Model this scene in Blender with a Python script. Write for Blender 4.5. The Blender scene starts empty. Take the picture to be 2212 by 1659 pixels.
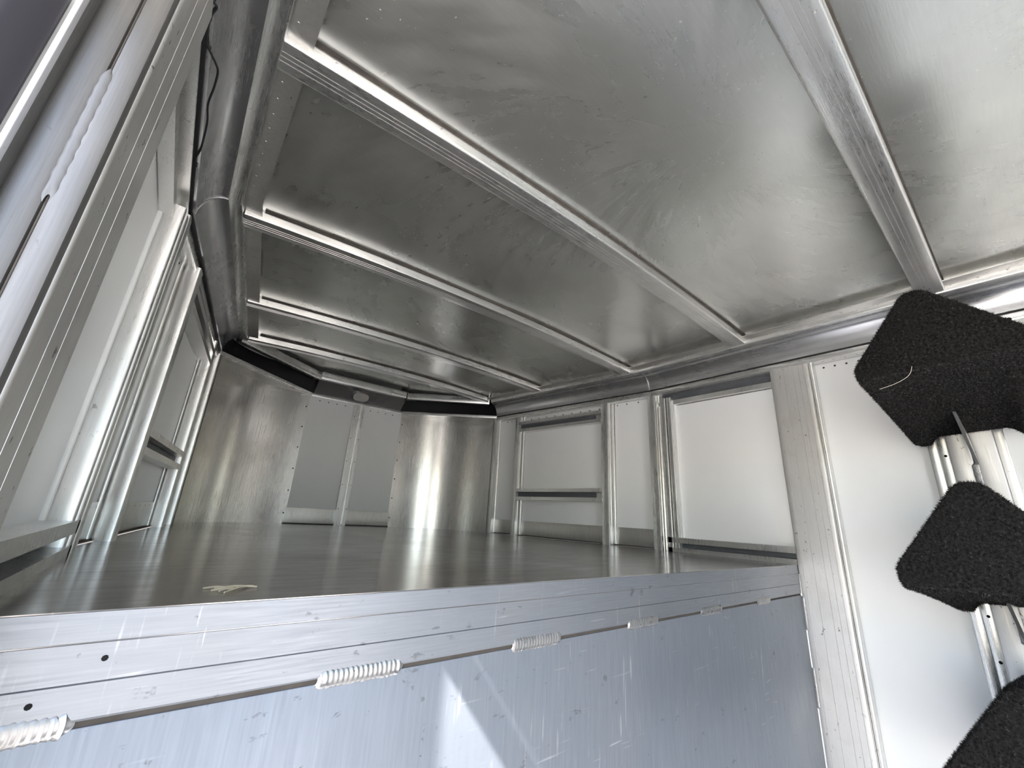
import bpy, bmesh, math, random
from mathutils import Vector, Matrix
random.seed(7)
scene = bpy.context.scene
COL = scene.collection

# ------------------------------------------------------------------ camera
CAM = Vector((-0.8846, -0.6197, 0.1125))
YAW, PITCH, ROLL, FPX = -0.6636, 0.3115, 0.0579, 888.44
fwd = Vector((-math.sin(YAW) * math.cos(PITCH), math.cos(YAW) * math.cos(PITCH), math.sin(PITCH)))
rgt0 = Vector((math.cos(YAW), math.sin(YAW), 0))
up0 = rgt0.cross(fwd)
rgt = math.cos(ROLL) * rgt0 + math.sin(ROLL) * up0
upv = -math.sin(ROLL) * rgt0 + math.cos(ROLL) * up0
cam_data = bpy.data.cameras.new('camera')
cam_data.sensor_width = 36.0
cam_data.lens = FPX * 36.0 / 2212.0
cam_data.clip_start = 0.01
cam_data.clip_end = 200
cam = bpy.data.objects.new('camera', cam_data)
cam.matrix_world = Matrix(((rgt.x, upv.x, -fwd.x, CAM.x), (rgt.y, upv.y, -fwd.y, CAM.y),
                           (rgt.z, upv.z, -fwd.z, CAM.z), (0, 0, 0, 1)))
COL.objects.link(cam)
scene.camera = cam

# ------------------------------------------------------------------ daylight
SUN_DIR = Vector((0.555, 0.172, -0.666)).normalized()      # travel direction of the sunlight
world = bpy.data.worlds.new('sky')
scene.world = world
world.use_nodes = True
wn = world.node_tree.nodes
sky = wn.new('ShaderNodeTexSky')
sky.sky_type = 'NISHITA'
sky.sun_disc = False
sky.sun_elevation = math.asin(-SUN_DIR.z)
sky.sun_rotation = math.atan2(-SUN_DIR.x, -SUN_DIR.y)
sky.air_density = 1.0
sky.dust_density = 1.5
world.node_tree.links.new(sky.outputs[0], wn['Background'].inputs[0])
wn['Background'].inputs[1].default_value = 0.15
sun_data = bpy.data.lights.new('sun', 'SUN')
sun_data.energy = 6.2
sun_data.angle = math.radians(0.53)
sun_data.color = (1.0, 0.98, 0.955)
sun = bpy.data.objects.new('sun', sun_data)
sun.rotation_euler = SUN_DIR.to_track_quat('-Z', 'Y').to_euler()
sun.location = (-6, -2, 7)
COL.objects.link(sun)

vs = scene.view_settings
vs.view_transform = 'Standard'
vs.look = 'None'
vs.gamma = 1.0
vs.use_curve_mapping = False
vs.exposure = 2.8
scene.cycles.max_bounces = 24
scene.cycles.diffuse_bounces = 14
scene.cycles.glossy_bounces = 14

# ------------------------------------------------------------------ materials
class NT:
    def __init__(self, name):
        self.m = bpy.data.materials.new(name)
        self.m.use_nodes = True
        self.t = self.m.node_tree
        self.b = self.t.nodes['Principled BSDF']
        self.out = self.t.nodes['Material Output']
        self.tc = self.t.nodes.new('ShaderNodeTexCoord')
    def n(self, typ, **kw):
        x = self.t.nodes.new(typ)
        for k, v in kw.items():
            setattr(x, k, v)
        return x
    def l(self, a, b):
        self.t.links.new(a, b)
    def mapping(self, scale=(1, 1, 1), rot=(0, 0, 0), loc=(0, 0, 0)):
        mp = self.n('ShaderNodeMapping')
        mp.inputs['Scale'].default_value = scale
        mp.inputs['Rotation'].default_value = rot
        mp.inputs['Location'].default_value = loc
        self.l(self.tc.outputs['Object'], mp.inputs['Vector'])
        return mp.outputs[0]
    def noise(self, vec, scale, detail=4, rough=0.55, dist=0.0):
        x = self.n('ShaderNodeTexNoise')
        x.inputs['Scale'].default_value = scale
        x.inputs['Detail'].default_value = detail
        x.inputs['Roughness'].default_value = rough
        x.inputs['Distortion'].default_value = dist
        self.l(vec, x.inputs['Vector'])
        return x.outputs['Fac']
    def ramp(self, fac, stops):
        r = self.n('ShaderNodeValToRGB')
        cr = r.color_ramp
        while len(cr.elements) < len(stops):
            cr.elements.new(0.5)
        for e, (p, c) in zip(cr.elements, stops):
            e.position = p
            e.color = (c, c, c, 1) if not isinstance(c, tuple) else (*c, 1)
        self.l(fac, r.inputs[0])
        return r.outputs[0]
    def rng(self, fac, a0, a1, b0, b1):
        r = self.n('ShaderNodeMapRange')
        for i, v in zip(range(1, 5), (a0, a1, b0, b1)):
            r.inputs[i].default_value = v
        self.l(fac, r.inputs[0])
        return r.outputs[0]
    def mix(self, fac, a, b):
        x = self.n('ShaderNodeMix', data_type='RGBA')
        for sock, v in ((x.inputs[0], fac), (x.inputs[6], a), (x.inputs[7], b)):
            if isinstance(v, (int, float)):
                sock.default_value = v
            elif isinstance(v, tuple):
                sock.default_value = (*v, 1)
            else:
                self.l(v, sock)
        return x.outputs[2]
    def math(self, op, a, b=0.0):
        x = self.n('ShaderNodeMath', operation=op)
        for s, v in ((x.inputs[0], a), (x.inputs[1], b)):
            if isinstance(v, (int, float)):
                s.default_value = v
            else:
                self.l(v, s)
        return x.outputs[0]
    def bump(self, h, strength, dist=0.002):
        b = self.n('ShaderNodeBump')
        b.inputs['Strength'].default_value = strength
        b.inputs['Distance'].default_value = dist
        self.l(h, b.inputs['Height'])
        self.l(b.outputs[0], self.b.inputs['Normal'])

def metal(name, base=(0.80, 0.80, 0.785), rough=(0.28, 0.45), streak=(1, 1, 1), metallic=0.92, stain=0.25,
          stain_col=(0.36, 0.34, 0.31), speck=0.0, scratch=0.0, bump=0.05, stain_scale=3.0, specks_white=0.0, scuff=0.0, grain_amp=.22):
    """Bare aluminium: brushed grain along the given stretch, oxide patches, dirt specks."""
    k = NT(name)
    k.b.inputs['Metallic'].default_value = metallic
    grain = k.noise(k.mapping(streak), 60, 3, 0.6)
    cloud = k.noise(k.mapping(), stain_scale, 6, 0.6, 0.4)
    fine = k.noise(k.mapping(), 45, 4, 0.7)
    c = k.mix(k.rng(grain, .3, .7, 0, grain_amp), base, tuple(v * .62 for v in base))
    c = k.mix(k.math('MULTIPLY', k.rng(cloud, .48, .75, 0, 1), stain), c, stain_col)
    if speck:
        c = k.mix(k.math('MULTIPLY', k.rng(fine, .66, .72, 0, 1), speck), c, (.06, .055, .05))
    if scuff:
        sf = k.noise(k.mapping((14, 40, 22), (.2, .1, .1), (5, 2, 8)), 1.6, 4, .65, .4)
        c = k.mix(k.math('MULTIPLY', k.rng(sf, .66, .70, 0, 1), scuff), c, (.05, .048, .045))
    rg = k.math('ADD', k.rng(cloud, .3, .7, rough[0], rough[1]), k.rng(grain, .3, .7, -.22 * grain_amp, .36 * grain_amp))
    if specks_white:
        w = k.noise(k.mapping(loc=(3.1, 1.7, .3)), 130, 2, .6)
        wm = k.noise(k.mapping(loc=(9.1, 4.7, 2.3)), 6, 3, .6)
        f = k.math('MULTIPLY', k.rng(w, .68, .71, 0, 1), k.rng(wm, .5, .6, 0, specks_white))
        c = k.mix(f, c, (.85, .83, .74))
        rg = k.math('ADD', rg, k.math('MULTIPLY', f, .4))
    if scratch:
        f = 0.0
        for sc, ro, lo in (((120, 90, 9), (.35, .6, .2), (0, 0, 0)), ((9, 90, 120), (.1, .35, .45), (4, 1, 2)), ((110, 70, 7), (.8, -.4, .3), (2, 7, 1))):
            ln = k.noise(k.mapping(sc, ro, lo), 1.3, 1, .4)
            f = k.math('MAXIMUM', f, k.math('MULTIPLY', k.rng(ln, .70, .76, 0, scratch), k.rng(cloud, .5, .65, 0, .6)))
        c = k.mix(f, c, (.85, .86, .88))
    k.l(c, k.b.inputs['Base Color'])
    k.l(rg, k.b.inputs['Roughness'])
    if bump:
        k.bump(grain, bump, .001)
    return k.m

def plain(name, col, rough=0.5, metallic=0.0, var=0.12, scale=12, bump=0.0, spec=0.5):
    k = NT(name)
    f = k.noise(k.mapping(), scale, 4)
    k.l(k.mix(k.rng(f, .3, .7, 0, 1), col, tuple(v * (1 - var) for v in col)), k.b.inputs['Base Color'])
    k.b.inputs['Roughness'].default_value = rough
    k.b.inputs['Metallic'].default_value = metallic
    k.b.inputs['Specular IOR Level'].default_value = spec
    if bump:
        k.bump(f, bump)
    return k.m

M_STUD = metal('aluminium_extrusion', streak=(9, 9, .25), rough=(.24, .36), stain=.25, speck=.5)
M_RAIL = metal('aluminium_rail', streak=(9, .25, 9), rough=(.2, .34), stain=.3, speck=.5)
M_BOW = metal('aluminium_bow', streak=(.25, 9, 9), rough=(.22, .4), stain=.35, speck=.6, specks_white=.7, bump=.08)
M_POST = metal('aluminium_post', base=(.70, .695, .68), streak=(9, 9, .25), rough=(.4, .5), stain=.3, speck=.75, stain_scale=5, scratch=.3, scuff=.75)
M_SHEET = metal('corner_sheet_aluminium', base=(.80, .79, .76), streak=(7, 7, .12), rough=(.17, .28), stain=.35, speck=.6, stain_col=(.5, .46, .4))
M_COVE = metal('cove_aluminium', base=(.60, .60, .61), streak=(6, .2, 6), rough=(.22, .30), stain=.1, speck=.15, grain_amp=.05, bump=0)
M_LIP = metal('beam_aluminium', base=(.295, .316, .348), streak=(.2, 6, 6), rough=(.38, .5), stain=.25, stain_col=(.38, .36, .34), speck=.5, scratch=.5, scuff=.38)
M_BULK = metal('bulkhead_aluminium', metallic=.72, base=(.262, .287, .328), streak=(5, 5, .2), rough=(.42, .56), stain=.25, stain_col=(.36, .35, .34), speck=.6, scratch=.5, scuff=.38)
M_KICK = metal('kick_plate_aluminium', base=(.68, .67, .64), streak=(2, 2, .3), rough=(.3, .45), stain=.4, speck=.6)
M_WELD = metal('weld_metal', base=(.38, .38, .383), rough=(.25, .42), stain=.45, stain_scale=60, speck=.5, bump=.2)
M_WHITE = plain('white_panel', (.86, .875, .87), .32, 0, .03, 4)
M_BLACK = plain('black_rubber', (.012, .012, .013), .6)
M_CAVITY_SHADE = plain('cavity_shade', (.012, .012, .016), .7)  # near-black colour carries the shade of the open nose corners
M_SEAM = plain('grimy_joint', (.07, .06, .05), .8, 0, .4, 30)
M_SLOT = plain('slot_shade_grey', (.10, .107, .118), .5, 0, .2, 20)  # flat grey standing in for the shade inside the channel slots
M_RIVET = metal('rivet_metal', base=(.6, .59, .57), rough=(.3, .4), bump=0)
M_DARKHOLE = plain('screw_hole', (.004, .004, .004), .9)
M_FLOOR = plain('floor_mat', (.27, .27, .275), .8, 0, .3, 8)
M_GROUND = plain('tan_gravel', (.55, .50, .452), .9, 0, .3, 14, .5)
M_STRAW = plain('dry_straw', (.60, .52, .36), .7)
M_HAIR = plain('pale_hair', (.62, .58, .50), .5)
M_DOOR = plain('door_paint', (.022, .021, .026), .45, 0, .15, 6, spec=.25)
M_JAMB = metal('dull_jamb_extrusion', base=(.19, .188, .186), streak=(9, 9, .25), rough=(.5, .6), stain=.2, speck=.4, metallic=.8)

def ceiling_metal():
    k = NT('ceiling_sheet_aluminium')
    k.b.inputs['Metallic'].default_value = .86
    cloud = k.noise(k.mapping((1, 1.3, 1), loc=(2.0, .5, 0)), 2.6, 3, .5, .3)
    grain = k.noise(k.mapping((.5, 6, 1), (0, 0, .5)), 40, 3, .6)
    # wiping smears: long arcs, made by a warped stretched noise
    sep = k.n('ShaderNodeSeparateXYZ')
    k.l(k.mapping(loc=(.12, .30, 0)), sep.inputs[0])
    ang = k.math('ARCTAN2', sep.outputs[1], sep.outputs[0])
    rad = k.math('SQRT', k.math('ADD', k.math('MULTIPLY', sep.outputs[0], sep.outputs[0]), k.math('MULTIPLY', sep.outputs[1], sep.outputs[1])))
    cmb = k.n('ShaderNodeCombineXYZ')
    k.l(k.math('ADD', k.math('MULTIPLY', ang, 2.6), k.math('MULTIPLY', rad, 1.4)), cmb.inputs[0])
    k.l(k.math('MULTIPLY', rad, 1.1), cmb.inputs[1])
    sm = k.noise(cmb.outputs[0], 5.0, 5, .55, .15)
    smask = k.noise(k.mapping(loc=(5.2, .9, 0)), 2.4, 2, .5)
    smear = k.math('MULTIPLY', k.rng(sm, .36, .70, 0, 1), k.math('MULTIPLY', k.rng(smask, .35, .65, 0, 1), k.rng(rad, .08, .25, 0, 1)))
    base = k.mix(k.rng(cloud, .35, .7, 0, 1), (.67, .68, .65), (.55, .555, .525))
    base = k.mix(k.math('MULTIPLY', smear, .5), base, (.80, .79, .76))
    base = k.mix(k.rng(grain, .3, .7, 0, .1), base, (.3, .3, .29))
    w = k.noise(k.mapping(loc=(3.1, 1.7, .3)), 150, 2, .6)
    wm = k.noise(k.mapping(loc=(.7, 4.4, 0)), 3.2, 4, .65)
    spots = k.math('MULTIPLY', k.rng(w, .69, .72, 0, 1), k.rng(wm, .5, .6, 0, .9))
    base = k.mix(spots, base, (.88, .86, .76))
    d = k.noise(k.mapping(loc=(7.7, 1.1, 0)), 70, 3, .6)
    base = k.mix(k.math('MULTIPLY', k.rng(d, .72, .76, 0, 1), .5), base, (.2, .2, .19))
    rough = k.math('ADD', k.rng(cloud, .3, .7, .2, .3), k.math('MULTIPLY', smear, .14))
    rough = k.math('ADD', rough, k.math('MULTIPLY', spots, .4))
    k.l(base, k.b.inputs['Base Color'])
    k.l(rough, k.b.inputs['Roughness'])
    k.bump(grain, .03, .001)
    return k.m
M_CEIL = ceiling_metal()

def deck_metal():
    k = NT('deck_sheet_aluminium')
    k.b.inputs['Metallic'].default_value = .85
    st = k.noise(k.mapping((1.2, 9, 1)), 5, 6, .65, .3)
    cl = k.noise(k.mapping(), 2.2, 5, .6, .5)
    dk = k.noise(k.mapping((2, 16, 1), loc=(1, 4, 0)), 4, 4, .6)
    sp = k.noise(k.mapping((2, 7, 1), loc=(3, 4, 0)), 30, 3, .6)
    c = k.mix(k.rng(st, .3, .7, 0, 1), (.36, .36, .366), (.26, .256, .25))
    c = k.mix(k.rng(cl, .45, .7, 0, .6), c, (.20, .172, .145))
    c = k.mix(k.math('MULTIPLY', k.rng(dk, .63, .68, 0, 1), .85), c, (.05, .042, .035))
    c = k.mix(k.math('MULTIPLY', k.rng(sp, .70, .73, 0, 1), .7), c, (.72, .71, .68))
    k.l(c, k.b.inputs['Base Color'])
    k.l(k.math('ADD', k.rng(cl, .3, .7, .13, .22), k.rng(st, .3, .7, -.03, .05)), k.b.inputs['Roughness'])
    k.bump(st, .02, .001)
    return k.m
M_DECK = deck_metal()

def carpet_mat():
    k = NT('black_carpet')
    f = k.noise(k.mapping(), 170, 3, .75)
    g = k.noise(k.mapping(), 14, 4, .6)
    c = k.mix(k.rng(f, .35, .7, 0, 1), (.004, .004, .004), (.04, .038, .037))
    c = k.mix(k.rng(g, .45, .7, 0, .5), c, (.02, .019, .018))
    k.l(c, k.b.inputs['Base Color'])
    k.b.inputs['Roughness'].default_value = .95
    k.b.inputs['Specular IOR Level'].default_value = .15
    k.bump(f, .8, .004)
    return k.m
M_CARPET = carpet_mat()
def fibre_mat():
    k = NT('carpet_fibre')
    f = k.noise(k.mapping(), 170, 3, .75)
    c = k.ramp(f, [(.44, (.004, .004, .004)), (.56, (.02, .019, .019)), (.68, (.17, .162, .155))])
    k.l(c, k.b.inputs['Base Color'])
    k.b.inputs['Roughness'].default_value = .8
    k.b.inputs['Specular IOR Level'].default_value = .2
    return k.m
M_FIBRE = fibre_mat()

# ------------------------------------------------------------------ mesh helpers
def make(name, verts, faces, mat, parent=None, smooth=False):
    me = bpy.data.meshes.new(name)
    me.from_pydata([tuple(v) for v in verts], [], faces)
    bm = bmesh.new(); bm.from_mesh(me)
    bmesh.ops.recalc_face_normals(bm, faces=bm.faces)
    bm.to_mesh(me); bm.free()
    if smooth:
        me.shade_smooth()
        me.set_sharp_from_angle(angle=math.radians(38))
    me.materials.append(mat)
    o = bpy.data.objects.new(name, me)
    COL.objects.link(o)
    if parent:
        o.parent = parent
    return o

def ext(name, poly, ws, M, mat, parent=None, smooth=True):
    """Extrude the closed outline poly[(u, v)] through stations ws; M(u, v, w) gives the point."""
    n = len(poly); V = []; F = []
    for w in ws:
        V += [M(u, v, w) for u, v in poly]
    for i in range(len(ws) - 1):
        for j in range(n):
            k = (j + 1) % n
            F.append((i * n + j, i * n + k, (i + 1) * n + k, (i + 1) * n + j))
    F.append(tuple(range(n)))
    F.append(tuple((len(ws) - 1) * n + j for j in range(n)))
    return make(name, V, F, mat, parent, smooth)

def rrect(a0, a1, b0, b1, r=.003, seg=2):
    """Rounded rectangle outline."""
    r = min(r, (a1 - a0) * .45, (b1 - b0) * .45)
    P = []
    for cx, cy, st in ((a1 - r, b1 - r, 0), (a0 + r, b1 - r, 90), (a0 + r, b0 + r, 180), (a1 - r, b0 + r, 270)):
        for i in range(seg + 1):
            t = math.radians(st + 90 * i / seg)
            P.append((cx + r * math.cos(t), cy + r * math.sin(t)))
    return P

def grooved(a0, a1, b0, b1, at, gw=.0022, gd=.0016, r=.003):
    """Rounded rectangle whose b1 side carries fine grooves at the given positions."""
    P = []
    base = rrect(a0, a1, b0, b1, r, 3)
    n = 4
    P += base[:n]                      # corner a1,b1
    for g in sorted(at, reverse=True):
        P += [(g + gw / 2, b1), (g + gw * .25, b1 - gd), (g - gw * .25, b1 - gd), (g - gw / 2, b1)]
    P += base[n:]
    return P

class Frame:
    """A wall plane: s along the wall, d into the room, z up."""
    def __init__(self, a, b, side):
        self.a = Vector((a[0], a[1], 0)); t = Vector((b[0] - a[0], b[1] - a[1], 0))
        self.len = t.length; self.t = t.normalized()
        n = Vector((-self.t.y, self.t.x, 0))
        self.n = n if n.dot(Vector((-side, 0, 0))) > 0 else -n
    def P(self, s, d, z):
        return self.a + self.t * s + self.n * d + Vector((0, 0, z))
    def upright(self, name, s0, s1, d0, d1, z0, z1, mat, parent, r=.003, grooves=()):
        poly = grooved(s0, s1, d0, d1, grooves, r=r) if grooves else rrect(s0, s1, d0, d1, r)
        return ext(name, poly, [z0, z1], lambda u, v, w: self.P(u, v, w), mat, parent)
    def bar(self, name, s0, s1, d0, d1, z0, z1, mat, parent, r=.003):
        return ext(name, rrect(d0, d1, z0, z1, r), [s0, s1], lambda u, v, w: self.P(w, u, v), mat, parent)
    def prof(self, name, poly, s0, s1, mat, parent):
        return ext(name, poly, [s0, s1], lambda u, v, w: self.P(w, u, v), mat, parent)

def empty(name, loc=(0, 0, 0)):
    o = bpy.data.objects.new(name, None)
    o.location = loc
    o.empty_display_size = .1
    COL.objects.link(o)
    return o
def tag(o, label=None, cat=None, group=None, kind=None):
    for k, v in (('label', label), ('category', cat), ('group', group), ('kind', kind)):
        if v:
            o[k] = v
    return o

def tube(name, pts, r, mat, parent=None, seg=8, radii=None):
    V = []; F = []
    pts = [Vector(p) for p in pts]
    for i, p in enumerate(pts):
        t = (pts[min(i + 1, len(pts) - 1)] - pts[max(i - 1, 0)]).normalized()
        a = t.cross(Vector((.13, .3, .94))).normalized(); b = t.cross(a)
        rr = radii[i] if radii else r
        for j in range(seg):
            th = 2 * math.pi * j / seg
            V.append(p + a * rr * math.cos(th) + b * rr * math.sin(th))
    for i in range(len(pts) - 1):
        for j in range(seg):
            k = (j + 1) % seg
            F.append((i * seg + j, i * seg + k, (i + 1) * seg + k, (i + 1) * seg + j))
    F.append(tuple(range(seg))); F.append(tuple((len(pts) - 1) * seg + j for j in range(seg)))
    return make(name, V, F, mat, parent, True)

def spline(pts, n):
    """Catmull-Rom through pts."""
    P = [Vector(p) for p in pts]; P = [P[0] * 2 - P[1]] + P + [P[-1] * 2 - P[-2]]
    out = []
    for i in range(1, len(P) - 2):
        for k in range(n):
            t = k / n
            a, b, c, d = P[i - 1:i + 3]
            out.append(.5 * ((2 * b) + (c - a) * t + (2 * a - 5 * b + 4 * c - d) * t * t + (3 * b - a - 3 * c + d) * t ** 3))
    out.append(P[-2])
    return out

def weld(name, A, B, nrm, width, parent, pitch=.0055, h=.35, mat=None):
    """A stacked-coin weld bead lying from A to B on a surface with normal nrm."""
    A = Vector(A); B = Vector(B); nrm = Vector(nrm).normalized()
    t = (B - A).normalized(); s = nrm.cross(t); L = (B - A).length
    n = max(6, int(L / pitch * 4)); m = 8; V = []; F = []
    rnd = random.Random(int(A.x * 1e4) ^ int(B.z * 1e4))
    for i in range(n + 1):
        u = i / n * L
        ph = (u / pitch) % 1.0
        e = min(1, u / .006, (L - u) / .006)
        w = width * (.88 + .10 * ph + .12 * rnd.random()) * (.45 + .55 * e)
        hh = width * h * (.8 + .28 * ph) * (.2 + .8 * e)
        for j in range(m + 1):
            th = math.pi * j / m
            back = .55 * pitch * (1 - math.sin(th))
            V.append(A + t * (u - back) + s * (w * math.cos(th)) + nrm * (hh * math.sin(th) - .0008))
    for i in range(n):
        for j in range(m):
            a = i * (m + 1) + j
            F.append((a, a + 1, a + m + 2, a + m + 1))
    return make(name, V, F, mat or M_WELD, parent, True)

def dome_batch(name, spots, nrm, r, mat, parent, h=.45):
    """Rivet heads too small to pick apart: one part of many low domes."""
    nrm = Vector(nrm).normalized(); a = nrm.orthogonal().normalized(); b = nrm.cross(a)
    V = []; F = []
    for p in spots:
        p = Vector(p); o = len(V)
        for k, (rr, hh) in enumerate(((1, 0), (.75, .7))):
            for j in range(8):
                th = math.pi * j / 4
                V.append(p + (a * math.cos(th) + b * math.sin(th)) * r * rr + nrm * r * h * hh)
        V.append(p + nrm * r * h)
        for j in range(8):
            k = (j + 1) % 8
            F.append((o + j, o + k, o + 8 + k, o + 8 + j)); F.append((o + 8 + j, o + 8 + k, o + 16))
    ob = make(name, V, F, mat, parent, True)
    ob['kind'] = 'stuff'
    return ob

# ------------------------------------------------------------------ plan of the trailer nose (metres)
W = 1.0; YB = 0.585; WT = 0.838; YT = 1.775; WF = 0.317; YN = 2.213
ZT = 0.768                      # underside of the wall plate
ZR = 0.880                      # underside of the roof rails
FLOOR = -1.15; YBACK = -1.95
def wall_x(y):
    return W if y <= YB else W + (WT - W) * (y - YB) / (YT - YB)
def bow_z(x):
    return .886 + .029 * (1 - min(1, (x / .91) ** 2))
def sheet_z(x):
    return bow_z(x) + .036

def corner_curve(side, n=20, off=0.0):
    p0 = Vector((WT, YT)); p2 = Vector((WF, YN))
    c = Vector((wall_x(YN), YN))
    out = []
    for i in range(n + 1):
        t = i / n
        p = p0 * (1 - t) ** 2 + c * 2 * t * (1 - t) + p2 * t * t
        tg = (c - p0) * (1 - t) + (p2 - c) * t
        nn = Vector((tg.y, -tg.x)).normalized()
        p = p + nn * off
        out.append((side * p.x, p.y))
    return out

# ------------------------------------------------------------------ side walls
def build_wall(side):
    nm = 'wall_right' if side > 0 else 'wall_left'
    near = Frame((side * W, 0), (side * W, 1), side)
    tap = Frame((side * W, YB), (side * WT, YT), side)
    D = -.046                                            # depth of the recessed skin
    # outer skin of the wall (root mesh)
    if side > 0:
        segs = [(YBACK, YB, FLOOR, .99)]
    else:
        segs = [(YBACK, -.93, FLOOR, .99), (-.93, -.155, .64, .99), (-.155, YB, FLOOR, .99)]
    V = []; F = []
    def boxm(f, s0, s1, d0, d1, z0, z1):
        o = len(V)
        for z in (z0, z1):
            V.extend([f.P(s0, d0, z), f.P(s1, d0, z), f.P(s1, d1, z), f.P(s0, d1, z)])
        F.extend([(o, o + 1, o + 2, o + 3), (o + 4, o + 5, o + 6, o + 7), (o, o + 1, o + 5, o + 4),
                  (o + 1, o + 2, o + 6, o + 5), (o + 2, o + 3, o + 7, o + 6), (o + 3, o, o + 4, o + 7)])
    for a, b, z0, z1 in segs:
        boxm(near, a, b, -.062, -.052, z0, z1)
    boxm(tap, -.01, tap.len + .02, -.062, -.052, -.2, .99)
    root = make(nm, V, F, M_WHITE)
    root['kind'] = 'structure'
    wp = lambda f, s0, s1, z0, z1: f.bar('white_panel', s0, s1, D - .005, D, z0, z1, M_WHITE, root, .001)
    # tapered front part
    wp(tap, .97, tap.len - .01, 0, .80)
    wp(tap, .29, .955, 0, .80)
    wp(tap, .0, .27, 0, .80)
    tap.upright('stud', .944, .981, D, 0, 0, ZT + .01, M_STUD, root, .006)
    tap.upright('stud', .256, .304, D, 0, 0, ZT + .01, M_STUD, root, .006)
    tap.upright('corner_angle', tap.len - .034, tap.len + .012, D, -.002, 0, ZT + .02, M_STUD, root, .004)
    for s0, s1 in ((.981, tap.len - .03), (.304, .944), (.02, .256)):
        tap.bar('kick_plate', s0, s1, D, D + .003, 0, .091, M_KICK, root, .001)
        tap.bar('floor_angle', s0, s1, D, D + .010, 0, .006, M_SEAM, root, .002)
    # angle strips standing beside the studs
    for s in (.938, .250, 1.178):
        tap.upright('stud_flange', s - .016, s, D, D + .006, .005, ZT, M_STUD, root, .002)
    # window framing bars: hat section with an open slot
    def hat(f, s0, s1, z0, z1, lip=.020):
        poly = [(D, z0), (0, z0), (0, z0 + lip), (-.026, z0 + lip + .002), (-.026, z1 - lip - .002), (0, z1 - lip), (0, z1), (D, z1)]
        o = f.prof('window_header' if z0 > .4 else 'window_sill', poly, s0, s1, M_STUD, root)
        f.bar('slot_shade_strip', s0 + .05, s1, -.027, -.022, z0 + lip + .002, z1 - lip - .002, M_SLOT, o, .001)  # grey strip paints the shade of the slot depth
        return o
    hat(tap, .300, .948, .663, .733)
    hat(tap, .300, .948, .218, .288)
    dome_batch('rivets', [tap.P(.34 + .067 * i, D, .752) for i in range(9)], tap.n, .0042, M_SEAM, root)
    dome_batch('rivets', [tap.P(s, D, .758) for s in (1.02, 1.06, 1.10, .09, .16, .22)], tap.n, .004, M_SEAM, root)
    dome_batch('rivets', [tap.P(.33 + .075 * i, D + .003, .080) for i in range(9)] + [tap.P(.05 + .045 * i, D + .003, .08) for i in range(5)],
               tap.n, .003, M_RIVET, root)
    # bend stud and framed bay between the bend and the wide post
    near.upright('bend_stud', .557, .604, D, 0, 0, ZT + .01, M_STUD, root, .007)
    near.upright('bend_channel', .528, .557, D, -.024, 0, ZT + .01, M_STUD, root, .004)
    near.upright('bay_frame', .500, .530, D, 0, .0, .742, M_STUD, root, .006)
    near.upright('bay_frame', .471, .495, D, -.004, .0, .742, M_STUD, root, .004)
    near.upright('rubber_gasket', .4945, .5005, D, -.012, .06, .74, M_BLACK, root, .002)
    wp(near, .002, .4725, .03, .74)
    near.upright('caulk_bead', .462, .473, D - .002, D + .008, .06, .708, M_WHITE, root, .004)
    weld('weld_bead', near.P(.01, D + .001, .707), near.P(.465, D + .001, .707), near.n, .004, root, .006)
    sill = [(D, 0), (0, 0), (0, .018), (-.034, .019), (-.034, .038), (0, .039), (0, .062), (D, .062)]
    o = near.prof('bay_sill', sill, .0, .530, M_STUD, root)
    near.bar('slot_shade_strip', .0, .52, -.036, -.028, .019, .0385, M_SLOT, o, .001)
    head = [(D, .706), (-.020, .706), (-.020, .728), (-.040, .731), (-.040, .765), (-.006, .766), (-.006, ZT + .004), (D, ZT + .004)]
    o = near.prof('bay_header', head, .0, .557, M_STUD, root)
    if side > 0:
        near.bar('slot_shade_strip', .0, .53, -.042, -.036, .731, .765, M_SLOT, o, .001)
    # wide grooved post at the edge of the bunk
    near.upright('wide_post', -.140, .0, D, .002, FLOOR, .782, M_POST, root, .004, (-.018, -.052, -.086, -.106, -.124) if side > 0 else (-.095, -.055))
    if side > 0:
        near.upright('post_edge_strip', -.152, -.1405, D, -.008, FLOOR, .782, M_STUD, root, .003)
        weld('weld_bead', near.P(-.002, .003, -.105), near.P(-.002, .003, -.215), near.n, .006, root, .004)
        weld('weld_bead', near.P(-.002, .003, -.33), near.P(-.002, .003, -.45), near.n, .006, root, .004)
        weld('weld_bead', near.P(-.138, .002, .781), near.P(-.002, .002, .781), near.n, .004, root, .006)
        wp(near, -.445, -.150, FLOOR, .80)
        wp(near, -1.12, -.560, FLOOR, .80)
        wp(near, YBACK, -1.16, FLOOR, .80)
        near.upright('stud_flange', -.444, -.420, D, -.028, FLOOR, ZT, M_STUD, root, .003)
        near.upright('stud_channel', -.470, -.444, D, -.030, FLOOR, ZT, M_STUD, root, .003)
        dome_batch('rivets', [near.P(-.457, -.030, .72 - .115 * i) for i in range(14)], near.n, .0042, M_DARKHOLE, root)
        dome_batch('rivets', [near.P(-.18 - .037 * i, D, .752) for i in range(7)], near.n, .004, M_SEAM, root)
        near.upright('rack_post', -.516, -.468, D, .002, FLOOR, .782, M_POST, root, .004)
        near.upright('rack_post', -.570, -.5185, D, .002, FLOOR, .782, M_POST, root, .004)
        near.upright('post_seam', -.519, -.5155, D, -.002, FLOOR, .78, M_SEAM, root, .001)
        weld('weld_bead', near.P(-.517, .003, .285), near.P(-.517, .003, .345), near.n, .008, root, .004)
        weld('weld_bead', near.P(-.517, .003, -.14), near.P(-.517, .003, -.06), near.n, .009, root, .004)
        near.upright('stud_flange', -.592, -.570, D, -.028, FLOOR, ZT, M_STUD, root, .003)
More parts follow.
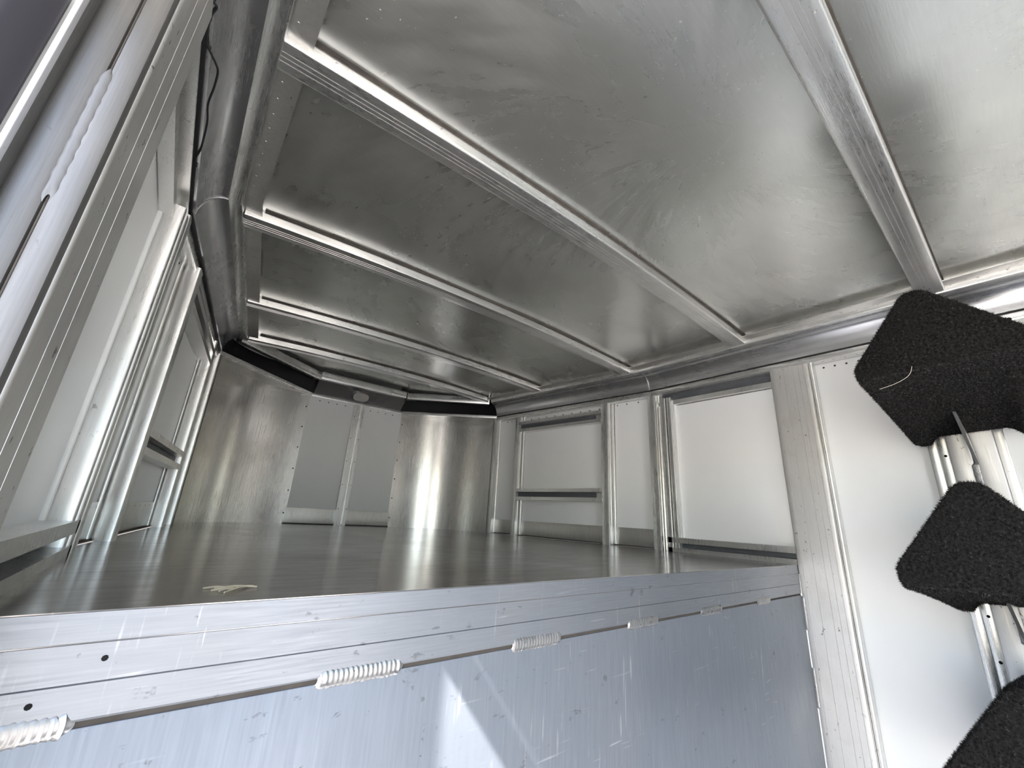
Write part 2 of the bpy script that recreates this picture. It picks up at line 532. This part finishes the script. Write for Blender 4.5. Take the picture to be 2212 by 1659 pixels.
        near.upright('stud', -1.16, -1.12, D, 0, FLOOR, ZT, M_STUD, root, .005)
    else:
        # door jamb: two extrusions welded side by side, facing the opening
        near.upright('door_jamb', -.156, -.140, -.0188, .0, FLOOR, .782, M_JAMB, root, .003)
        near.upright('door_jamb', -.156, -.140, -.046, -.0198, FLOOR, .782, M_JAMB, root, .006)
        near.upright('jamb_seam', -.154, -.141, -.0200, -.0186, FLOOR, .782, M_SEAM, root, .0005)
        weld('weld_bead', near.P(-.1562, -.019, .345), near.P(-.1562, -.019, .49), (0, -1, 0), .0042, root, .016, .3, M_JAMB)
        near.upright('door_stop', -.1705, -.150, -.0525, -.0435, FLOOR, .782, M_JAMB, root, .006)  # projects just far enough to keep the sun off the jamb
        near.upright('door_jamb', -.97, -.93, -.06, .0, FLOOR, .782, M_POST, root, .004)
        near.bar('door_header', -.94, -.150, -.046, 0, .640, .782, M_POST, root, .004)
        near.bar('sun_patch_rail', -.95, -.10, -.107, -.062, .617, .640, M_JAMB, root, .002)  # unseen rail, added so its outer edge trims the sun patch
        wp(near, YBACK, -.97, FLOOR, .80)
    # wall plate, shadow gap and roof cove
    y1 = near.len
    def plate(f, s0, s1):
        pd = .004 if side > 0 else -.010
        f.bar('wall_plate', s0, s1, D, pd, ZT, .793, M_RAIL, root, .004)
        f.bar('shadow_gap', s0, s1, D, pd - .006 if side > 0 else -.004, .793, .802, M_BLACK, root, .001)
        cv = []
        n = 8
        for i in range(n + 1):                            # inner surface, concave
            t = i / n
            cv.append((.056 - .054 * math.cos(t * math.pi / 2), .800 + .080 * math.sin(t * math.pi / 2)))
        poly = cv + [(.056, .888), (-.01, .90), (-.01, .800)]
        f.prof('cove', poly, s0, s1, M_COVE, root)
    plate(near, YBACK, YB)
    plate(tap, .0, tap.len - (.05 if side < 0 else .03))
    # weld rib where the cove sections meet at the bend
    cv = [Vector(near.P(YB, .057 - .054 * math.cos(i / 8 * math.pi / 2), .799 + .080 * math.sin(i / 8 * math.pi / 2))) for i in range(9)]
    tube('cove_weld', cv, .003, M_WELD, root, 6)
    # roof rail above the cove: straight box, bevelled
    def rail(f, s0, s1, dz=0.0):
        f.prof('roof_rail', rrect(.049, .088, ZR + dz, .93, .005), s0, s1, M_RAIL, root)
        if side > 0:
            dome_batch('rivets', [f.P(s0 + .05 + .06 * i, .088, .900) for i in range(int((s1 - s0 - .05) / .06))], f.n, .0032, M_RIVET, root)
        f.prof('lap_strip', [(.086, .9 + dz), (.132, .9 + dz), (.132, .903 + dz), (.086, .903 + dz)], s0, s1, M_KICK, root)
        k = int((s1 - s0) / .045)
        dome_batch('rivets', [f.P(s0 + .03 + .045 * i, .100, .9) for i in range(k)], (0, 0, -1), .0026, M_RIVET, root)
    rail(near, YBACK, YB + .005)
    rail(tap, .002, tap.len - .05, .0007)
    return root, near, tap

wall_right, NR, TR = build_wall(1)
wall_left, NL, TL = build_wall(-1)
wall_right['label'] = 'right side wall of white panels between bare aluminium studs'
wall_left['label'] = 'left side wall of white panels with recessed aluminium frames'
wall_right['category'] = wall_left['category'] = 'wall'

# ------------------------------------------------------------------ nose wall
def build_nose():
    root = empty('wall_front', (0, YN, 0))
    tag(root, 'curved nose wall with two white panels between aluminium corner sheets', 'wall', kind='structure')
    inv = Matrix.Translation((0, -YN, 0))
    def mk(o):
        o.matrix_parent_inverse = inv
        return o
    F = Frame((-1, YN), (1, YN), 1)
    F.n = Vector((0, -1, 0)); F.a = Vector((0, YN, 0)); F.t = Vector((1, 0, 0))
    for side in (-1, 1):
        c = corner_curve(side, 24); c2 = corner_curve(side, 24, .004)
        V = []; Fc = []
        n = len(c)
        for (x, y) in c: V.append((x, y, 0))
        for (x, y) in c: V.append((x, y, .797))
        for (x, y) in c2: V.append((x, y, 0))
        for (x, y) in c2: V.append((x, y, .797))
        for i in range(n - 1):
            Fc += [(i, i + 1, n + i + 1, n + i), (2 * n + i, 2 * n + i + 1, 3 * n + i + 1, 3 * n + i), (n + i, n + i + 1, 3 * n + i + 1, 3 * n + i)]
        mk(make('corner_sheet', V, Fc, M_SHEET, root, True))
        # fastener line at both edges of the sheet
        sp = []
        for k in range(6):
            z = .06 + .13 * k
            x, y = c[-1]; sp.append((x + side * .012, y - .001, z))
        mk(dome_batch('rivets', sp, (0, -1, 0), .0042, M_DARKHOLE, root))
        # flat gusset between the straight corner plate and the curved sheet
        a = Vector((side * (WT + .0), YT - .02)); b = Vector((side * (WF - .01), YN))
        V = [(a.x, a.y, .792), (b.x, b.y, .792)] + [(x, y, .792) for x, y in reversed(c2)]
        V += [(x, y, .797) for x, y, z in V]
        m = len(V) // 2
        Fc = [tuple(range(m)), tuple(range(m, 2 * m))] + [(i, (i + 1) % m, m + (i + 1) % m, m + i) for i in range(m)]
        mk(make('corner_gusset', V, Fc, M_KICK, root))
        # straight corner plate and roof rail
        ch = Frame((a.x, a.y), (b.x, b.y), side)
        ch.n = Vector((-ch.t.y, ch.t.x, 0))
        if ch.n.y > 0: ch.n = -ch.n
        mk(ch.bar('corner_plate', -.02, ch.len + .01, -.02, .004, .786, .806, M_RAIL, root, .003))
        ra = Vector((side * (wall_x(1.78) - .07), 1.765)); rb = Vector((side * .295, 2.125))
        cr = Frame(ra, rb, side); cr.n = Vector((-cr.t.y, cr.t.x, 0))
        if cr.n.y > 0: cr.n = -cr.n
        mk(cr.bar('roof_rail', -.01, cr.len + .005, -.038, .0, ZR, .93, M_RAIL, root, .005))
        # dark open cavity above the corner: black sheet along the curve paints its shade
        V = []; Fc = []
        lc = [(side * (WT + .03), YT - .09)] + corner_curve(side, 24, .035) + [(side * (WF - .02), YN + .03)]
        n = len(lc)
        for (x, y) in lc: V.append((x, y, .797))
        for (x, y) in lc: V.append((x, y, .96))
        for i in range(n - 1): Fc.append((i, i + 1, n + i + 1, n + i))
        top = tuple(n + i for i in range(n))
        mk(make('cavity_shade_sheet', V, Fc, M_CAVITY_SHADE, root))
    # front rail, cove, plate
    mk(F.bar('roof_rail', -.298, .298, .075, .112, ZR, .93, M_RAIL, root, .005))
    mk(F.bar('roof_joint', .285, .293, .070, .114, ZR - .003, .93, M_SEAM, root, .002))
    cv = []
    for i in range(9):
        t = i / 8
        cv.append((.004 + .075 * t ** 1.4, .806 + .075 * t - .006 * math.sin(math.pi * t)))
    mk(F.prof('cove', cv + [(.08, .89), (-.01, .90), (-.01, .806)], -.30, .30, M_COVE, root))
    mk(F.bar('wall_plate', -.325, .325, -.01, .006, .784, .806, M_RAIL, root, .003))
    # oval blank plate on the cove
    P = []
    for i in range(20):
        th = 2 * math.pi * i / 20
        ct, st = math.cos(th), math.sin(th)
        P.append((-.012 + .052 * abs(ct) ** .7 * math.copysign(1, ct), .832 + .024 * abs(st) ** .7 * math.copysign(1, st)))
    mk(ext('blank_plate', P, [-.034, -.026], lambda u, v, w: Vector((u, YN + w - (v - .80) * .55, v)), M_KICK, root))
    # two white panels, centre stud, kick plates
    for x0, x1 in ((-.325, -.014), (.014, .325)):
        mk(F.bar('white_panel', x0, x1, -.006, -.002, 0, .80, M_WHITE, root, .001))
        mk(F.bar('kick_plate', x0, x1, -.002, .001, 0, .092, M_KICK, root, .001))
        mk(F.bar('floor_angle', x0, x1, 0, .008, 0, .006, M_SEAM, root, .002))
        mk(dome_batch('rivets', [(x0 + .07 + .055 * i, YN + .002, .765) for i in range(4)], (0, -1, 0), .004, M_SEAM, root))
    hat = [(-.040, 0), (-.040, .022), (-.024, .022), (-.022, .003), (.012, .003), (.014, .022), (.030, .022), (.030, 0)]
    mk(ext('stud', [(u, v) for u, v in hat], [0, .786], lambda u, v, w: Vector((u + .010 - .006, YN - v, w)), M_STUD, root))
    mk(dome_batch('rivets', [(-.03 + .004, YN - .0225, .1 + .15 * i) for i in range(5)] + [(.027, YN - .0225, .1 + .15 * i) for i in range(5)], (0, -1, 0), .003, M_DARKHOLE, root))
    # outer skin behind everything
    V = []; Fc = []
    lc = [(-1.02, YT - .15)] + [(x, y) for x, y in corner_curve(-1, 12, .05)] + [(x, y) for x, y in reversed(corner_curve(1, 12, .05))] + [(1.02, YT - .15)]
    n = len(lc)
    for z in (-.2, .99):
        V += [(x, y, z) for x, y in lc]
    for i in range(n - 1): Fc.append((i, i + 1, n + i + 1, n + i))
    mk(make('outer_skin', V, Fc, M_WHITE, root))
    return root
build_nose()

# ------------------------------------------------------------------ roof: sheets and bows
BOWS = [-1.13, -.532, .082, .668, 1.292, 1.772]
def build_roof():
    root = empty('ceiling', (0, 0, .9))
    tag(root, 'smudged bare aluminium roof sheets carried on cross bows', 'ceiling', kind='structure')
    inv = Matrix.Translation((0, 0, -.9))
    ends = [YBACK] + BOWS + [2.215]
    rnd = random.Random(3)
    for i in range(len(ends) - 1):
        y0, y1 = ends[i], ends[i + 1]
        nx, ny = 24, 10
        V = []; F = []
        for j in range(ny + 1):
            y = y0 + (y1 - y0) * j / ny
            for k in range(nx + 1):
                x = -1 + 2 * k / nx
                hw = (wall_x(min(y, YT)) - .045) if y < YT else (wall_x(YT) - .045) + (.30 - (wall_x(YT) - .045)) * (y - YT) / (2.215 - YT)
                hw = hw if y < YT else max(hw, .33)
                xx = x * hw
                pil = math.sin(math.pi * j / ny) * math.sin(math.pi * k / nx)
                wav = .0022 * math.sin(3.1 * xx + 1.7 * i) * math.sin(math.pi * j / ny) + .0016 * math.sin(7.3 * xx + 4.1 * y + i)
                V.append((xx, y, sheet_z(xx) + .004 * pil + wav))
        for j in range(ny):
            for k in range(nx):
                a = j * (nx + 1) + k
                F.append((a, a + 1, a + nx + 2, a + nx + 1))
        o = make('roof_sheet', V, F, M_CEIL, root, True)
        o.matrix_parent_inverse = inv
    # weatherproof top over the whole roof
    o = make('roof_skin', [(-1.07, YBACK - .05, .985), (1.07, YBACK - .05, .985), (1.09, YB, .985), (1.06, 2.1, .985), (.5, 2.4, .985), (-.5, 2.4, .985), (-1.06, 2.1, .985), (-1.09, YB, .985)],
             [(0, 1, 2, 3, 4, 5, 6, 7)], M_WHITE, root)
    o.matrix_parent_inverse = inv
    for y in BOWS:
        hw = wall_x(y) - .087
        half = .034
        prof = []
        base = rrect(-half, half, -.042, 0, .005, 3)
        prof = grooved(-half, half, -.042, 0, (-.010, 0, .010), .0022, .0014, .005)
        xs = [-hw + 2 * hw * k / 24 for k in range(25)]
        o = ext('roof_bow', prof, xs, lambda u, v, w, y=y: Vector((w, y + u, bow_z(w) - v)), M_BOW, root)
        o.matrix_parent_inverse = inv
        # thin dark sealant line where bow and sheet meet
        for s in (-1, 1):
            V = []; F = []
            for k, x in enumerate(xs):
                x = max(-hw + .045, min(hw - .004, x))
                z = sheet_z(x) - .001
                V += [(x, y + s * half, z - .006), (x, y + s * (half + .0035), z - .006), (x, y + s * (half + .004), z + .004), (x, y + s * half, z + .004)]
            for k in range(24):
                for j in range(4):
                    F.append((4 * k + j, 4 * k + (j + 1) % 4, 4 * k + 4 + (j + 1) % 4, 4 * k + 4 + j))
            c = make('sealant_line', V, F, M_SEAM, o)
    return root
build_roof()

# ------------------------------------------------------------------ bunk platform
def build_bunk():
    root = empty('bunk_platform', (0, 0, 0))
    tag(root, 'bare aluminium gooseneck bunk deck with stitch-welded front beam', 'platform')
    out = [(W + .03, .0006), (W + .03, YB), (WT + .03, YT)] + corner_curve(1, 14, .02)[1:] + list(reversed(corner_curve(-1, 14, .02)))[:-1] + [(-WT - .03, YT), (-W - .03, YB), (-W - .03, .0006)]
    V = [(x, y, 0) for x, y in out] + [(x, y, -.03) for x, y in out]
    n = len(out)
    F = [tuple(range(n)), tuple(range(n, 2 * n))] + [(i, (i + 1) % n, n + (i + 1) % n, n + i) for i in range(n)]
    make('deck_sheet', V, F, M_DECK, root)
    # front beam with two scored lines on its face
    P = []
    P += [(.0012, -.0006), (0, -.0016)]
    for z in (-.029, -.064):
        P += [(0, z + .0008), (.0012, z), (0, z - .0008)]
    P += [(0, -.094), (.002, -.0965), (.06, -.0965), (.06, -.0006)]
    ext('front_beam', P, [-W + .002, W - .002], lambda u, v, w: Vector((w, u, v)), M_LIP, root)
    ext('seam_gap', [(.003, -.0955), (.05, -.0955), (.05, -.103), (.003, -.103)], [-W + .002, W - .002], lambda u, v, w: Vector((w, u, v)), M_SEAM, root)
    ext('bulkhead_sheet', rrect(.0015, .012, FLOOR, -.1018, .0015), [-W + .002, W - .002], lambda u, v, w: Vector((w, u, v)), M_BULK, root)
    for a, b in ((-.985, -.902), (-.683, -.567), (-.365, -.246), (-.041, .076), (.272, .390), (.62, .72)):
        weld('weld_bead', (a, .001, -.0975), (b, .001, -.0975), (0, -1, 0), .0112, root, .0065)
    for x, z in ((-.938, -.077), (-.895, -.044)):
        ext('drill_hole', [(x + .0028 * math.cos(t * math.pi / 4), z + .0028 * math.sin(t * math.pi / 4)) for t in range(8)], [-.0004, .004],
            lambda u, v, w: Vector((u, w, v)), M_DARKHOLE, root)
    return root
build_bunk()

# ------------------------------------------------------------------ the room behind the camera, outside ground
def slab(name, x0, x1, y0, y1, z0, z1, mat):
    o = ext(name, rrect(x0, x1, y0, y1, .002), [z0, z1], lambda u, v, w: Vector((u, v, w)), mat)
    o['kind'] = 'structure'
    return o
slab('floor', -1.05, 1.05, YBACK, .01, FLOOR - .03, FLOOR, M_FLOOR)
# unseen rear partition; its opening is added to bring daylight into the nose
V = []; F = []
for x0, x1, z0, z1 in ((-1.06, -.68, FLOOR, .96), (.08, 1.06, FLOOR, .96), (-.68, .08, .86, .96)):
    o = len(V)
    for y in (YBACK - .04, YBACK):
        V += [(x0, y, z0), (x1, y, z0), (x1, y, z1), (x0, y, z1)]
    F += [(o, o + 1, o + 2, o + 3), (o + 4, o + 5, o + 6, o + 7), (o, o + 1, o + 5, o + 4), (o + 1, o + 2, o + 6, o + 5), (o + 2, o + 3, o + 7, o + 6), (o + 3, o, o + 4, o + 7)]
make('wall_back', V, F, M_WHITE)['kind'] = 'structure'
g = make('ground', [(-30, -30, -1.55), (30, -30, -1.55), (30, 30, -1.55), (-30, 30, -1.55)], [(0, 1, 2, 3)], M_GROUND)
g['kind'] = 'structure'

# open entrance door, hinged on the front jamb
def build_door():
    root = empty('door_1', (-1.0535, -.158, FLOOR))
    tag(root, 'dark grey metal entrance door swung open beside the left post', 'door', kind='structure')
    root.rotation_euler = (0, 0, math.radians(0))
    a = math.radians(20)
    d = Vector((-math.cos(a), -math.sin(a), 0)); n = Vector((math.sin(a), -math.cos(a), 0))
    def P(u, v, w):
        return d * u + n * v + Vector((0, 0, w))
    H = .545 - FLOOR
    ext('door_leaf', rrect(.004, .76, -.028, 0, .003), [.02, H], P, M_DOOR, root)
    ext('door_frame', rrect(.004, .045, -.003, .004, .003), [.02, H], P, M_DOOR, root)
    ext('door_frame', rrect(.72, .76, -.003, .004, .003), [.02, H], P, M_DOOR, root)
    return root
build_door()

# ------------------------------------------------------------------ carpeted saddle racks
RL = .50
def rack_profile(f=1.0, r=0.0):
    """House-shaped outline (y, z), z = 0 at the underside; r = depth of the rims hanging at the wall end."""
    hw, sh, ap = .160 * f, .050, .236
    return [(-hw + .022, -r), (-hw + .006, -r * .7), (-hw, .016), (-hw, sh - .008), (-hw + .008, sh + .006),
            (-.026, ap - .010), (-.012, ap - .001), (.012, ap - .001), (.026, ap - .010),
            (hw - .008, sh + .006), (hw, sh - .008), (hw, .016), (hw - .006, -r * .7), (hw - .022, -r),
            (hw - .042, -r), (hw - .058, -r * .25), (hw - .070, .0), (-hw + .070, .0), (-hw + .058, -r * .25), (-hw + .042, -r)]
def build_rack_meshes():
    st = [(0, 1.0, .88, .026), (.06, 1.0, .89, .024), (.2, 1.0, .93, .012), (.38, 1.0, .97, .003), (RL - .012, 1.0, 1, .0), (RL - .003, .985, 1, 0), (RL, .955, 1, 0)]
    V = []; F = []
    cz = .09
    n = len(rack_profile())
    for u, s, f, r in st:
        for (y, z) in rack_profile(f, r):
            V.append(Vector((-u, y * s, cz + (z - cz) * s)))
    for i in range(len(st) - 1):
        for j in range(n):
            k = (j + 1) % n
            F.append((i * n + j, i * n + k, (i + 1) * n + k, (i + 1) * n + j))
    F.append(tuple(range(n))); F.append(tuple((len(st) - 1) * n + j for j in range(n)))
    body = make('carpet_cover', V, F, M_CARPET, None, True)
    # loose pile: short tapered blades scattered over the surface
    me = body.data
    me.calc_loop_triangles()
    tris = [(t.area, [me.vertices[v].co.copy() for v in t.vertices], t.normal.copy()) for t in me.loop_triangles if min(me.vertices[v].co.x for v in t.vertices) < -.02]
    tot = sum(t[0] for t in tris); rnd = random.Random(11)
    FV = []; FF = []
    N = 70000
    for ar, (a, b, c), nn in tris:
        for _ in range(int(N * ar / tot + rnd.random())):
            r1 = math.sqrt(rnd.random()); r2 = rnd.random()
            p = a * (1 - r1) + b * (r1 * (1 - r2)) + c * (r1 * r2)
            dr = (nn + Vector((rnd.gauss(0, .75), rnd.gauss(0, .75), rnd.gauss(0, .75)))).normalized()
            L = rnd.uniform(.003, .008); w = rnd.uniform(.0005, .0010)
            sd = dr.cross(Vector((rnd.random() - .5, rnd.random() - .5, rnd.random() - .5))).normalized() * w
            o = len(FV)
            FV += [p - sd - nn * .0008, p + sd - nn * .0008, p + dr * L]
            FF.append((o, o + 1, o + 2))
    fm = bpy.data.meshes.new('pile'); fm.from_pydata([tuple(v) for v in FV], [], FF); fm.materials.append(M_FIBRE)
    fib = bpy.data.objects.new('pile', fm); COL.objects.link(fib)
    return body, fib
body0, pile0 = build_rack_meshes()
plate_me = ext('gusset_plate', [(0, -.10), (-.02, -.092), (-.20, .004), (0, .004)], [-.0035, .0035], lambda u, v, w: Vector((u, w, v)), M_STUD)
racks = [  # wall mount z, tilt, roll, label, screw holes on the end face (y, z in world)
    (.438, math.radians(9.5), math.radians(4.5), 'black carpeted saddle rack just under the ceiling, topmost of three', [(-.450, .596), (-.545, .599), (-.659, .606), (-.535, .709)]),
    (-.043, math.radians(6.5), math.radians(2.5), 'black carpeted saddle rack at bunk height, middle of the three', [(-.427, .075)]),
    (-.445, math.radians(6.5), math.radians(2.5), 'black carpeted saddle rack in the lower right corner, lowest of three', []),
]
for i, (z, tilt, roll, lab, holes) in enumerate(racks):
    root = empty('saddle_rack', (W - .006, -.531, z))
    root.rotation_euler = (-roll, tilt, 0)
    tag(root, lab, 'saddle rack', 'carpeted saddle racks on the right wall')
    if i == 0:
        b, p, gp = body0, pile0, plate_me
    else:
        b, p, gp = body0.copy(), pile0.copy(), plate_me.copy()
        for o in (b, p, gp):
            COL.objects.link(o)
    for o in (b, p, gp):
        o.parent = root
    p['kind'] = 'stuff'
    gp.location = (0, .015, 0)
    gp['label'] = 'bare metal support plate'
    bpy.context.view_layer.update()
    inv = root.matrix_basis.inverted()
    for (hy, hz) in holes:
        c = inv @ Vector((.5, hy, hz))
        ext('screw', [(c.y + .0045 * math.cos(t * math.pi / 5), c.z + .0045 * math.sin(t * math.pi / 5)) for t in range(10)], [-RL - .003, -RL + .004],
            lambda u, v, w: Vector((w, u, v)), M_DARKHOLE, root)

# ------------------------------------------------------------------ small loose things
w = [(-1.0055, -0.0206, 0.797), (-0.9996, -0.0147, 0.797), (-0.9959, -0.0096, 0.797), (-1.0005, 0.0052, 0.797), (-1.0033, 0.0235, 0.797), (-1.0046, 0.0412, 0.797), (-1.0033, 0.0617, 0.797), (-0.9956, 0.0777, 0.797), (-0.9874, 0.0945, 0.797), (-0.9857, 0.1081, 0.797), (-0.9885, 0.1421, 0.797), (-0.9944, 0.187, 0.797), (-0.9926, 0.2285, 0.797), (-0.995, 0.2775, 0.797), (-0.9994, 0.3252, 0.797), (-1.0072, 0.3635, 0.797), (-1.0023, 0.3836, 0.797)]
wire = tube('wire', spline(w, 5), .0018, M_BLACK)
tag(wire, 'thin black electrical wire dangling loose beside the left roof rail', 'wire')

def straw(loc, ang, n, label, seed):
    rnd = random.Random(seed)
    root = empty('straw_wisp', loc)
    tag(root, label, 'straw', 'bits of dry straw left on the bunk deck')
    for _ in range(n):
        a = ang + rnd.uniform(-.7, .7); L = rnd.uniform(.012, .03); o = Vector((rnd.uniform(-.02, .02), rnd.uniform(-.012, .012), .0015))
        dv = Vector((math.cos(a), math.sin(a), 0)) * L
        tube('straw_stem', [o - dv, o + Vector((0, 0, .0015)), o + dv], .0011, M_STRAW, root, 5)
straw((-.795, .080, 0), .4, 6, 'small wisp of dry straw near the left end of the deck edge', 4)

h = spline([(.494, -.415, .482), (.495, -.443, .489), (.496, -.467, .500), (.497, -.479, .512), (.498, -.485, .529)], 6)
hair = tube('horse_hair', h, .0006, M_HAIR)
tag(hair, 'single pale horse hair stuck across the topmost saddle rack', 'hair')
